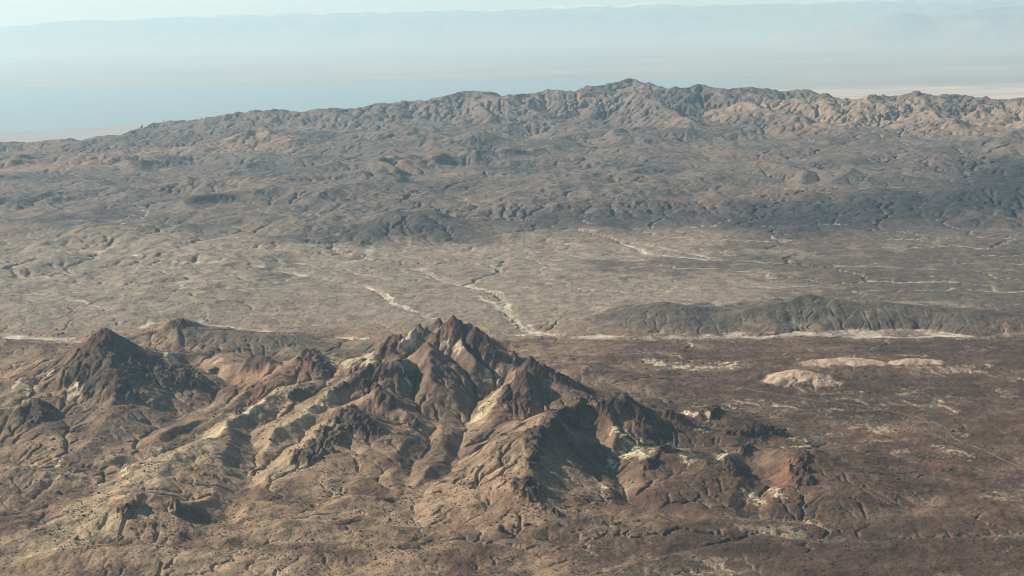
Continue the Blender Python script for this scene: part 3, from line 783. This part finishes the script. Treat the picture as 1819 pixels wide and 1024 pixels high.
land('dry_wash', wash_f, 'pale sandy dry river bed crossing the valley behind the near hills')
for k in range(len(ROCKS)):
    m = frk == k
    if m.sum() < 4: continue
    own = np.bincount(np.clip(fid[m], -1, 99) + 1).argmax() - 1
    par = hill_obj.get(HNAMES[own]) if own >= 0 else plain0
    land('rock_outcrop', m, None, par or plain0)
print('land', round(time.time() - T0, 1))

# ------------------------------------------------------------------ the low basin, the lake, the far mountains
BAS = -1700.0
def grid_obj(name, xs, ys_, zf, mat):
    X, Y = np.meshgrid(xs, ys_)
    co = np.stack([X, Y, zf(X, Y)], -1)
    return sheet(name, len(ys_), len(xs), np.ones((len(ys_) - 1, len(xs) - 1), bool), co, mat)
def basin_material():
    m, nt, b = new_mat('basin_ground'); N = nt.nodes; L = nt.links
    ge = N.new('ShaderNodeNewGeometry')
    mp = N.new('ShaderNodeMapping'); mp.inputs['Scale'].default_value = (.00008, .0002, 1); L.new(ge.outputs['Position'], mp.inputs['Vector'])
    n = N.new('ShaderNodeTexNoise'); n.inputs['Scale'].default_value = 1.0; n.inputs['Detail'].default_value = 6; L.new(mp.outputs[0], n.inputs['Vector'])
    r = N.new('ShaderNodeValToRGB'); e = r.color_ramp.elements
    e[0].position = .3; e[0].color = (.27, .23, .19, 1); e[1].position = .7; e[1].color = (.38, .33, .28, 1)
    L.new(n.outputs['Fac'], r.inputs['Fac']); L.new(r.outputs[0], b.inputs['Base Color'])
    b.inputs['Roughness'].default_value = 1.0; b.inputs['Specular IOR Level'].default_value = .1
    return m
tag(grid_obj('basin_floor', np.linspace(-170000, 170000, 60), np.linspace(-20000, 190000, 60), lambda X, Y: np.full(X.shape, BAS), basin_material()),
    'pale hazy desert basin floor beyond the mountain range', None, None, 'structure')
m_w, nt, b = new_mat('lake_water'); b.inputs['Base Color'].default_value = (.19, .205, .20, 1); b.inputs['Roughness'].default_value = .25
wv = nt.nodes.new('ShaderNodeTexNoise'); wv.inputs['Scale'].default_value = .02; wv.inputs['Detail'].default_value = 4
gg = nt.nodes.new('ShaderNodeNewGeometry'); nt.links.new(gg.outputs['Position'], wv.inputs['Vector'])
bpn = nt.nodes.new('ShaderNodeBump'); bpn.inputs['Strength'].default_value = .25; bpn.inputs['Distance'].default_value = 6.0
nt.links.new(wv.outputs['Fac'], bpn.inputs['Height']); nt.links.new(bpn.outputs[0], b.inputs['Normal'])
# shore: far edge and near edge given in picture points
far_e = [(-400,167),(0,158),(200,156),(400,151),(700,146),(1000,141),(1250,139),(1400,140)]
near_e = [(-400,268),(0,243),(120,233),(280,221),(420,213),(560,206),(800,192),(1000,180),(1240,160),(1400,141)]
us = np.linspace(-400, 1400, 150)
fv = np.interp(us, *zip(*far_e)); nv_ = np.interp(us, *zip(*near_e))
A_ = np.array([at_height(u, v, BAS + 3) for u, v in zip(us, fv)]); B_ = np.array([at_height(u, v, BAS + 3) for u, v in zip(us, nv_)])
nz = np.array([perlin(np.array([k * .21]), np.array([.5]), 9)[0] for k in range(150)])
rows_ = []
for s in np.linspace(0, 1, 12):
    p = B_ + (A_ - B_) * s
    p[:, 1] += (1 - s) * 500 * nz + s * 900 * nz[::-1]
    rows_.append(p)
lk = sheet('lake', 12, 150, np.ones((11, 149), bool), np.stack(rows_), m_w)
tag(lk, 'pale blue lake lying in the haze beyond the mountains', None, None, 'structure')

def strip_between(name, far_e, near_e, u0, u1, dz, mat, label, amp, seed):
    us = np.linspace(u0, u1, 150)
    fv = np.interp(us, *zip(*far_e)); nv = np.interp(us, *zip(*near_e))
    A_ = np.array([at_height(u, v, BAS + dz) for u, v in zip(us, fv)]); B_ = np.array([at_height(u, v, BAS + dz) for u, v in zip(us, nv)])
    nz = fbm(np.arange(150) * .06, np.full(150, .5), 1.0, 2, seed); ends = np.minimum(1, np.minimum(np.arange(150), np.arange(150)[::-1]) / 8)
    rows_ = []
    for s in np.linspace(0, 1, 16):
        p = B_ + (A_ - B_) * s
        p[:, 1] += ((1 - s) * amp * .5 * nz + s * amp * nz[::-1]) * ends
        rows_.append(p)
    o = sheet(name, 16, 150, np.ones((15, 149), bool), np.stack(rows_), mat)
    tag(o, label, None, None, 'structure')
m_d, nt, b = new_mat('dune_sand'); b.inputs['Roughness'].default_value = 1.0
gg = nt.nodes.new('ShaderNodeNewGeometry'); mp = nt.nodes.new('ShaderNodeMapping'); mp.inputs['Scale'].default_value = (.0002, .0006, 1); nt.links.new(gg.outputs['Position'], mp.inputs['Vector'])
tn = nt.nodes.new('ShaderNodeTexNoise'); tn.inputs['Scale'].default_value = 1; tn.inputs['Detail'].default_value = 6; nt.links.new(mp.outputs[0], tn.inputs['Vector'])
rr = nt.nodes.new('ShaderNodeValToRGB'); rr.color_ramp.elements[0].position = .35; rr.color_ramp.elements[1].position = .6
rr.color_ramp.elements[0].color = (.30, .24, .19, 1); rr.color_ramp.elements[1].color = (.56, .44, .34, 1)
nt.links.new(tn.outputs['Fac'], rr.inputs['Fac']); nt.links.new(rr.outputs[0], b.inputs['Base Color'])
strip_between('dune_field', [(1200,172),(1300,166),(1400,160),(1520,154),(1700,149),(1819,147),(2100,140)], [(1200,174),(1300,176),(1400,185),(1520,195),(1700,200),(1819,205),(2100,210)], 1200, 2100, 6, m_d, 'pale cream sand flats beyond the right end of the skyline range', 900, 21)
strip_between('lake_shore', [(-400,262),(0,238),(120,229),(280,218),(420,210),(560,203)], [(-400,285),(0,262),(120,256),(280,246),(420,238),(560,230)], -400, 560, 5, basin_material(), 'pale shore flats between the lake and the left mountains', 700, 22)
def mountain_material():
    m, nt, b = new_mat('far_rock'); N = nt.nodes; L = nt.links
    ge = N.new('ShaderNodeNewGeometry')
    n = N.new('ShaderNodeTexNoise'); n.inputs['Scale'].default_value = .0006; n.inputs['Detail'].default_value = 7; L.new(ge.outputs['Position'], n.inputs['Vector'])
    r = N.new('ShaderNodeValToRGB'); e = r.color_ramp.elements
    e[0].position = .35; e[0].color = (.10, .09, .085, 1); e[1].position = .65; e[1].color = (.22, .19, .16, 1)
    L.new(n.outputs['Fac'], r.inputs['Fac'])
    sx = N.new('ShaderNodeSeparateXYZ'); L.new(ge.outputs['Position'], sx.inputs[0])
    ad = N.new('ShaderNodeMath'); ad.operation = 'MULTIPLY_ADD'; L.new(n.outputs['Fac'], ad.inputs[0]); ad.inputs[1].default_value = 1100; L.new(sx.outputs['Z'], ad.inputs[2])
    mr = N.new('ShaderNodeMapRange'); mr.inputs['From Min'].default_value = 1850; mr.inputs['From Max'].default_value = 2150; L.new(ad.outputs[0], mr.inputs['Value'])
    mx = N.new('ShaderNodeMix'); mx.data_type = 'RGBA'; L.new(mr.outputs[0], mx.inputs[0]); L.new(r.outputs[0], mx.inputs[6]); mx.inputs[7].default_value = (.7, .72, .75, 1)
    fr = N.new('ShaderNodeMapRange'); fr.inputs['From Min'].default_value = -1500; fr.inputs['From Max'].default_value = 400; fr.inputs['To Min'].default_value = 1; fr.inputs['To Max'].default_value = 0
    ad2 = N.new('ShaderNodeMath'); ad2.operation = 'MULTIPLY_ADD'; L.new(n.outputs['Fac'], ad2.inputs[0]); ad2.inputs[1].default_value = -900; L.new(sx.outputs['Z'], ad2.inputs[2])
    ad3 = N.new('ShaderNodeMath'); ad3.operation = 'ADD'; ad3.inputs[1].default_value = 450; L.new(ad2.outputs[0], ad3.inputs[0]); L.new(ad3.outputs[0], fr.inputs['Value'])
    m2 = N.new('ShaderNodeMix'); m2.data_type = 'RGBA'; L.new(fr.outputs[0], m2.inputs[0]); L.new(mx.outputs[2], m2.inputs[6]); m2.inputs[7].default_value = (.33, .285, .24, 1)  # feet paled by height: low haze painted into the rock colour
    L.new(m2.outputs[2], b.inputs['Base Color']); b.inputs['Roughness'].default_value = 1
    return m
MF = mountain_material()
def far_range(name, sky_uv, y0, half, label, seed):
    t = np.linspace(-.62, .62, 420); s = np.linspace(-1, 1, 44)
    uu = np.array([p[0] for p in sky_uv]); zz = np.array([at_depth(u, v, y0)[2] for u, v in sky_uv]); tt = np.array([at_depth(u, v, y0)[0] / y0 for u, v in sky_uv])
    zc = np.interp(t, tt, zz)
    S, Tt = np.meshgrid(s, t, indexing='ij')
    Y = y0 + half * S; X = Tt * y0 * (1 + .12 * S)
    nse = ridged(X, Y, 9000, 5, seed, .55) * .5
    crest = zc[None, :] + 130 * fbm(X * 1.0, Y * .2, 2600, 4, seed + 5)
    prof = (1 - np.abs(S)) ** 1.25
    Z = BAS - 2 + (crest - BAS) * np.clip(prof * (1 + .35 * nse * np.abs(S)) + .16 * nse * np.abs(S) * (1 - np.abs(S)) * 2, 0, 1)
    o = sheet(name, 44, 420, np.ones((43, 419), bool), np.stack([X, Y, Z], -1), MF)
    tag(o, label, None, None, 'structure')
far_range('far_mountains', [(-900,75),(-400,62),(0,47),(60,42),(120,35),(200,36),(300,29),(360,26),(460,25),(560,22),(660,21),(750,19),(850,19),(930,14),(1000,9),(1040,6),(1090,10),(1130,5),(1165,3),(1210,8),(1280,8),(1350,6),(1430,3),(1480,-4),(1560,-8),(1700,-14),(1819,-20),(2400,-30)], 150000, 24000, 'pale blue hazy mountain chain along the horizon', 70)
far_range('nearer_mountains', [(-900,160),(1250,95),(1440,62),(1500,50),(1560,32),(1610,22),(1640,26),(1665,30),(1700,22),(1750,14),(1819,8),(2000,0),(2400,-10)], 112000, 13000, 'pale blue mountain spur at the upper right before the horizon chain', 90)

# ------------------------------------------------------------------ dirt road
m_r, nt, b = new_mat('track_dirt'); b.inputs['Roughness'].default_value = 1.0
tn = nt.nodes.new('ShaderNodeTexNoise'); tn.inputs['Scale'].default_value = .08
gg = nt.nodes.new('ShaderNodeNewGeometry'); nt.links.new(gg.outputs['Position'], tn.inputs['Vector'])
rr = nt.nodes.new('ShaderNodeValToRGB'); rr.color_ramp.elements[0].color = (.18, .13, .09, 1); rr.color_ramp.elements[1].color = (.27, .20, .14, 1)
rr.color_ramp.elements[0].position = .35; rr.color_ramp.elements[1].position = .65
nt.links.new(tn.outputs['Fac'], rr.inputs['Fac']); nt.links.new(rr.outputs[0], b.inputs['Base Color'])
def land_z(x, y):
    t = np.clip(np.asarray(x) / np.asarray(y), ts[0], ts[-1] - 1e-6)
    j = np.clip(np.searchsorted(ts, t) - 1, 0, NC - 2); i = np.clip(np.searchsorted(ys, y) - 1, 0, NR - 2)
    a = (t - ts[j]) / (ts[j + 1] - ts[j]); c = (y - ys[i]) / (ys[i + 1] - ys[i])
    return (ZG[i, j] * (1 - a) + ZG[i, j + 1] * a) * (1 - c) + (ZG[i + 1, j] * (1 - a) + ZG[i + 1, j + 1] * a) * c
def track(name, uvs, width, label):
    Q = np.array([march(u, v) for u, v in uvs])
    d = np.concatenate([[0], np.cumsum(np.hypot(*np.diff(Q, axis=0).T))])
    s = np.arange(0, d[-1], 4.0)
    x = np.interp(s, d, Q[:, 0]); y = np.interp(s, d, Q[:, 1])
    for _ in range(60):
        x[1:-1] = .25 * x[:-2] + .5 * x[1:-1] + .25 * x[2:]; y[1:-1] = .25 * y[:-2] + .5 * y[1:-1] + .25 * y[2:]
    tx, ty = np.gradient(x), np.gradient(y); L = np.hypot(tx, ty) + 1e-9
    nx, ny = -ty / L, tx / L
    rows = []
    for o in np.linspace(-.5, .5, 5):
        px, py = x + nx * width * o, y + ny * width * o
        rows.append(np.stack([px, py, land_z(px, py) + .35 - abs(o) * .9], -1))
    ob = sheet(name, 5, len(s), np.ones((4, len(s) - 1), bool), np.stack(rows), m_r)
    tag(ob, label, None, None, 'structure')
track('dirt_road', [(1252,678),(1300,687),(1345,696),(1420,706),(1486,715),(1540,723),(1581,731),(1620,739),(1655,750),(1682,762),(1690,775),(1702,784),(1746,800),(1790,821),(1850,848)], 6.0, 'pale dirt road winding across the brown plain at the right')

# ------------------------------------------------------------------ boulders
m_b, nt, b = new_mat('dark_boulder_rock'); b.inputs['Roughness'].default_value = .95
tn = nt.nodes.new('ShaderNodeTexNoise'); tn.inputs['Scale'].default_value = .25; tn.inputs['Detail'].default_value = 6
gg = nt.nodes.new('ShaderNodeNewGeometry'); nt.links.new(gg.outputs['Position'], tn.inputs['Vector'])
rr = nt.nodes.new('ShaderNodeValToRGB'); rr.color_ramp.elements[0].color = (.04, .03, .025, 1); rr.color_ramp.elements[1].color = (.11, .08, .062, 1)
rr.color_ramp.elements[0].position = .35; rr.color_ramp.elements[1].position = .68
nt.links.new(tn.outputs['Fac'], rr.inputs['Fac']); nt.links.new(rr.outputs[0], b.inputs['Base Color'])
import bmesh
def boulder(u, v, sx, sy, sz, label, seed, rot=0.0):
    x, y = march(u, v); z = float(land_z(x, y))
    bm = bmesh.new(); bmesh.ops.create_icosphere(bm, subdivisions=4, radius=1)
    r = np.random.default_rng(seed)
    planes = r.normal(size=(16, 3)); planes /= np.linalg.norm(planes, axis=1)[:, None]
    off = r.uniform(.62, .9, 16)
    for vv in bm.verts:
        p = np.array(vv.co); d = planes @ p
        k = d > off
        sc_ = min([1.0] + list(off[k] / d[k]))
        n_ = perlin(np.array([p[0] * 3 + seed]), np.array([p[1] * 3 + p[2] * 2]), seed)[0]
        p = p * (sc_ + .06 * n_)
        vv.co = (p[0] * sx, p[1] * sy, p[2] * sz)
    me = bpy.data.meshes.new('boulder'); bm.to_mesh(me); bm.free(); me.materials.append(m_b)
    o = bpy.data.objects.new('boulder', me); COL.objects.link(o); o.location = (x, y, z + sz * .45); o.rotation_euler = (0, 0, rot)
    tag(o, label, 'boulder')
boulder(890, 944, 14, 12, 15, 'largest dark block of rock standing at the lowest end of the jagged ridge', 1, .4)
boulder(912, 938, 7, 6, 9, 'small upright dark rock beside the largest block below the jagged ridge', 2, 1.1)
boulder(936, 934, 13, 6, 8, 'wide dark rock slab where the lower crest of the jagged ridge ends', 3, .2)
boulder(908, 955, 8, 7, 4, 'low purplish-brown rock just below the largest block', 4, 2)
boulder(1112, 712, 9, 8, 17, 'dark rock spire standing on the far crest of the jagged ridge', 5, .3)
boulder(379, 661, 9, 7, 6, 'lone dark rock on the saddle right of the pyramid peak', 6, .8)
boulder(1330, 792, 8, 7, 9, 'dark rock block on the crest left of the pale-capped hill', 7, .8)
boulder(1148, 782, 10, 6, 6, 'dark rock at the top of the large pale clay scar', 8, .8)

# ------------------------------------------------------------------ brush: a countless scatter, and the largest bushes one by one
m_s, nt, b = new_mat('brush_leaf'); b.inputs['Roughness'].default_value = .9; b.inputs['Specular IOR Level'].default_value = .1
oi = nt.nodes.new('ShaderNodeObjectInfo'); rr = nt.nodes.new('ShaderNodeValToRGB')
rr.color_ramp.elements[0].color = (.055, .052, .033, 1); rr.color_ramp.elements[1].color = (.12, .10, .064, 1)
nt.links.new(oi.outputs['Random'], rr.inputs['Fac']); nt.links.new(rr.outputs[0], b.inputs['Base Color'])
def scatter(n, y0, y1, tmax=.43):
    y = np.sqrt(rng.uniform(y0 * y0, y1 * y1, n)); t = rng.uniform(-tmax, tmax, n); x = t * y
    j = np.searchsorted(ts, t); i = np.clip(np.searchsorted(ys, y), 0, NR - 1)
    keep = rng.random(n) < veg[i, j] ** 1.4 + .06
    keep &= rng.random(n) < .55 + .9 * fbm(x, y, 90, 2, 1300)
    x, y = x[keep], y[keep]
    return x, y, land_z(x, y), logA[i[keep], j[keep]]
sx_, sy_, sz_, sl_ = scatter(640000, 3350, 9000)
size = rng.lognormal(.18, .45, len(sx_)) * (1 + .35 * (sl_ > 4.6)) * (1 - .2 * sstep(6600, 7000, sy_))
print('shrubs', len(sx_))
me = bpy.data.meshes.new('desert_brush'); me.vertices.add(len(sx_))
me.vertices.foreach_set('co', np.stack([sx_, sy_, sz_ + .25 * size], 1).astype(np.float32).ravel())
a = me.attributes.new('bush_size', 'FLOAT', 'POINT'); a.data.foreach_set('value', size.astype(np.float32))
me.materials.append(m_s)
brush = bpy.data.objects.new('desert_brush', me); COL.objects.link(brush)
tag(brush, 'countless small dark desert bushes dotting the plain and slopes', None, None, 'stuff')
ng = bpy.data.node_groups.new('scatter_brush', 'GeometryNodeTree')
ng.interface.new_socket('Geometry', in_out='INPUT', socket_type='NodeSocketGeometry')
ng.interface.new_socket('Geometry', in_out='OUTPUT', socket_type='NodeSocketGeometry')
gi = ng.nodes.new('NodeGroupInput'); go = ng.nodes.new('NodeGroupOutput')
ico = ng.nodes.new('GeometryNodeMeshIcoSphere'); ico.inputs['Radius'].default_value = 1.0; ico.inputs['Subdivisions'].default_value = 2
sp = ng.nodes.new('GeometryNodeSetPosition'); nz_ = ng.nodes.new('ShaderNodeTexNoise'); nz_.inputs['Scale'].default_value = 2.2
vm = ng.nodes.new('ShaderNodeVectorMath'); vm.operation = 'SUBTRACT'; vm.inputs[1].default_value = (.5, .5, .5)
vs = ng.nodes.new('ShaderNodeVectorMath'); vs.operation = 'SCALE'; vs.inputs['Scale'].default_value = 1.5
ng.links.new(nz_.outputs['Color'], vm.inputs[0]); ng.links.new(vm.outputs[0], vs.inputs[0]); ng.links.new(vs.outputs[0], sp.inputs['Offset'])
ng.links.new(ico.outputs['Mesh'], sp.inputs['Geometry'])
sm = ng.nodes.new('GeometryNodeSetMaterial'); sm.inputs['Material'].default_value = m_s
ng.links.new(sp.outputs[0], sm.inputs['Geometry'])
m2p = ng.nodes.new('GeometryNodeMeshToPoints'); ng.links.new(gi.outputs[0], m2p.inputs['Mesh'])
iop = ng.nodes.new('GeometryNodeInstanceOnPoints'); ng.links.new(m2p.outputs[0], iop.inputs['Points']); ng.links.new(sm.outputs[0], iop.inputs['Instance'])
na = ng.nodes.new('GeometryNodeInputNamedAttribute'); na.data_type = 'FLOAT'; na.inputs['Name'].default_value = 'bush_size'
cx = ng.nodes.new('ShaderNodeCombineXYZ'); mz = ng.nodes.new('ShaderNodeMath'); mz.operation = 'MULTIPLY'; mz.inputs[1].default_value = .75
ng.links.new(na.outputs['Attribute'], cx.inputs[0]); ng.links.new(na.outputs['Attribute'], cx.inputs[1]); ng.links.new(na.outputs['Attribute'], mz.inputs[0]); ng.links.new(mz.outputs[0], cx.inputs[2])
ng.links.new(cx.outputs[0], iop.inputs['Scale'])
rv = ng.nodes.new('FunctionNodeRandomValue'); rv.data_type = 'FLOAT_VECTOR'; rv.inputs[0].default_value = (0, 0, 0); rv.inputs[1].default_value = (0, 0, 6.283)
ng.links.new(rv.outputs[0], iop.inputs['Rotation'])
ng.links.new(iop.outputs[0], go.inputs[0])
md = brush.modifiers.new('scatter', 'NODES'); md.node_group = ng

# the largest bushes, each a thing of its own
def bush_mesh(seed):
    r = np.random.default_rng(seed); bm = bmesh.new()
    for k in range(5):
        b4 = bmesh.ops.create_icosphere(bm, subdivisions=2, radius=1.0)['verts']
        c = np.array([r.uniform(-.8, .8), r.uniform(-.8, .8), r.uniform(.25, .7)]); sc_ = r.uniform(.5, .85)
        for v in b4:
            p = np.array(v.co); p = p * (sc_ * (1 + .35 * r.uniform(-1, 1))) * np.array([1, 1, .8]) + c
            v.co = p
    me = bpy.data.meshes.new('desert_bush'); bm.to_mesh(me); bm.free(); me.materials.append(m_s)
    return me
bushes = [bush_mesh(40 + k) for k in range(4)]
in_view = np.abs(sx_ / sy_) < .35
score = np.where(in_view & (sy_ > 3900) & (sy_ < 5600) & (sl_ > 3.2), size / sy_, 0)
for k in np.argsort(-score)[:160]:
    o = bpy.data.objects.new('desert_bush', bushes[k % 4]); COL.objects.link(o)
    r_ = 1.5 * size[k] ** .5
    o.location = (sx_[k], sy_[k], sz_[k] - .1); o.scale = (r_, r_, r_ * .9); o.rotation_euler = (0, 0, float(k))
    tag(o, 'large dark olive desert bush growing among the near gullies', 'bush', 'large bushes in the near gullies')
# ------------------------------------------------------------------ haze
m_h = bpy.data.materials.new('haze_air'); m_h.use_nodes = True; nt = m_h.node_tree; nt.nodes.clear()
out = nt.nodes.new('ShaderNodeOutputMaterial'); pv = nt.nodes.new('ShaderNodeVolumePrincipled')
pv.inputs['Color'].default_value = (.49, .79, 1.0, 1); pv.inputs['Density'].default_value = 1.45e-5
pv.inputs['Absorption Color'].default_value = (.6, .97, 1, 1); pv.inputs['Anisotropy'].default_value = 0.2
nt.links.new(pv.outputs[0], out.inputs['Volume'])
bm = bmesh.new(); bmesh.ops.create_cube(bm, size=1)
for v in bm.verts:
    v.co = (v.co.x * 360000, 85000 + v.co.y * 230000, -1706 if v.co.z < 0 else 4300)
me = bpy.data.meshes.new('haze'); bm.to_mesh(me); bm.free(); me.materials.append(m_h)
hz = bpy.data.objects.new('haze', me); COL.objects.link(hz)
tag(hz, 'pale blue desert haze filling the air', None, None, 'stuff')
print('done', round(time.time() - T0, 1), 'tris', sum(len(o.data.polygons) for o in COL.objects if o.type == 'MESH') * 2)
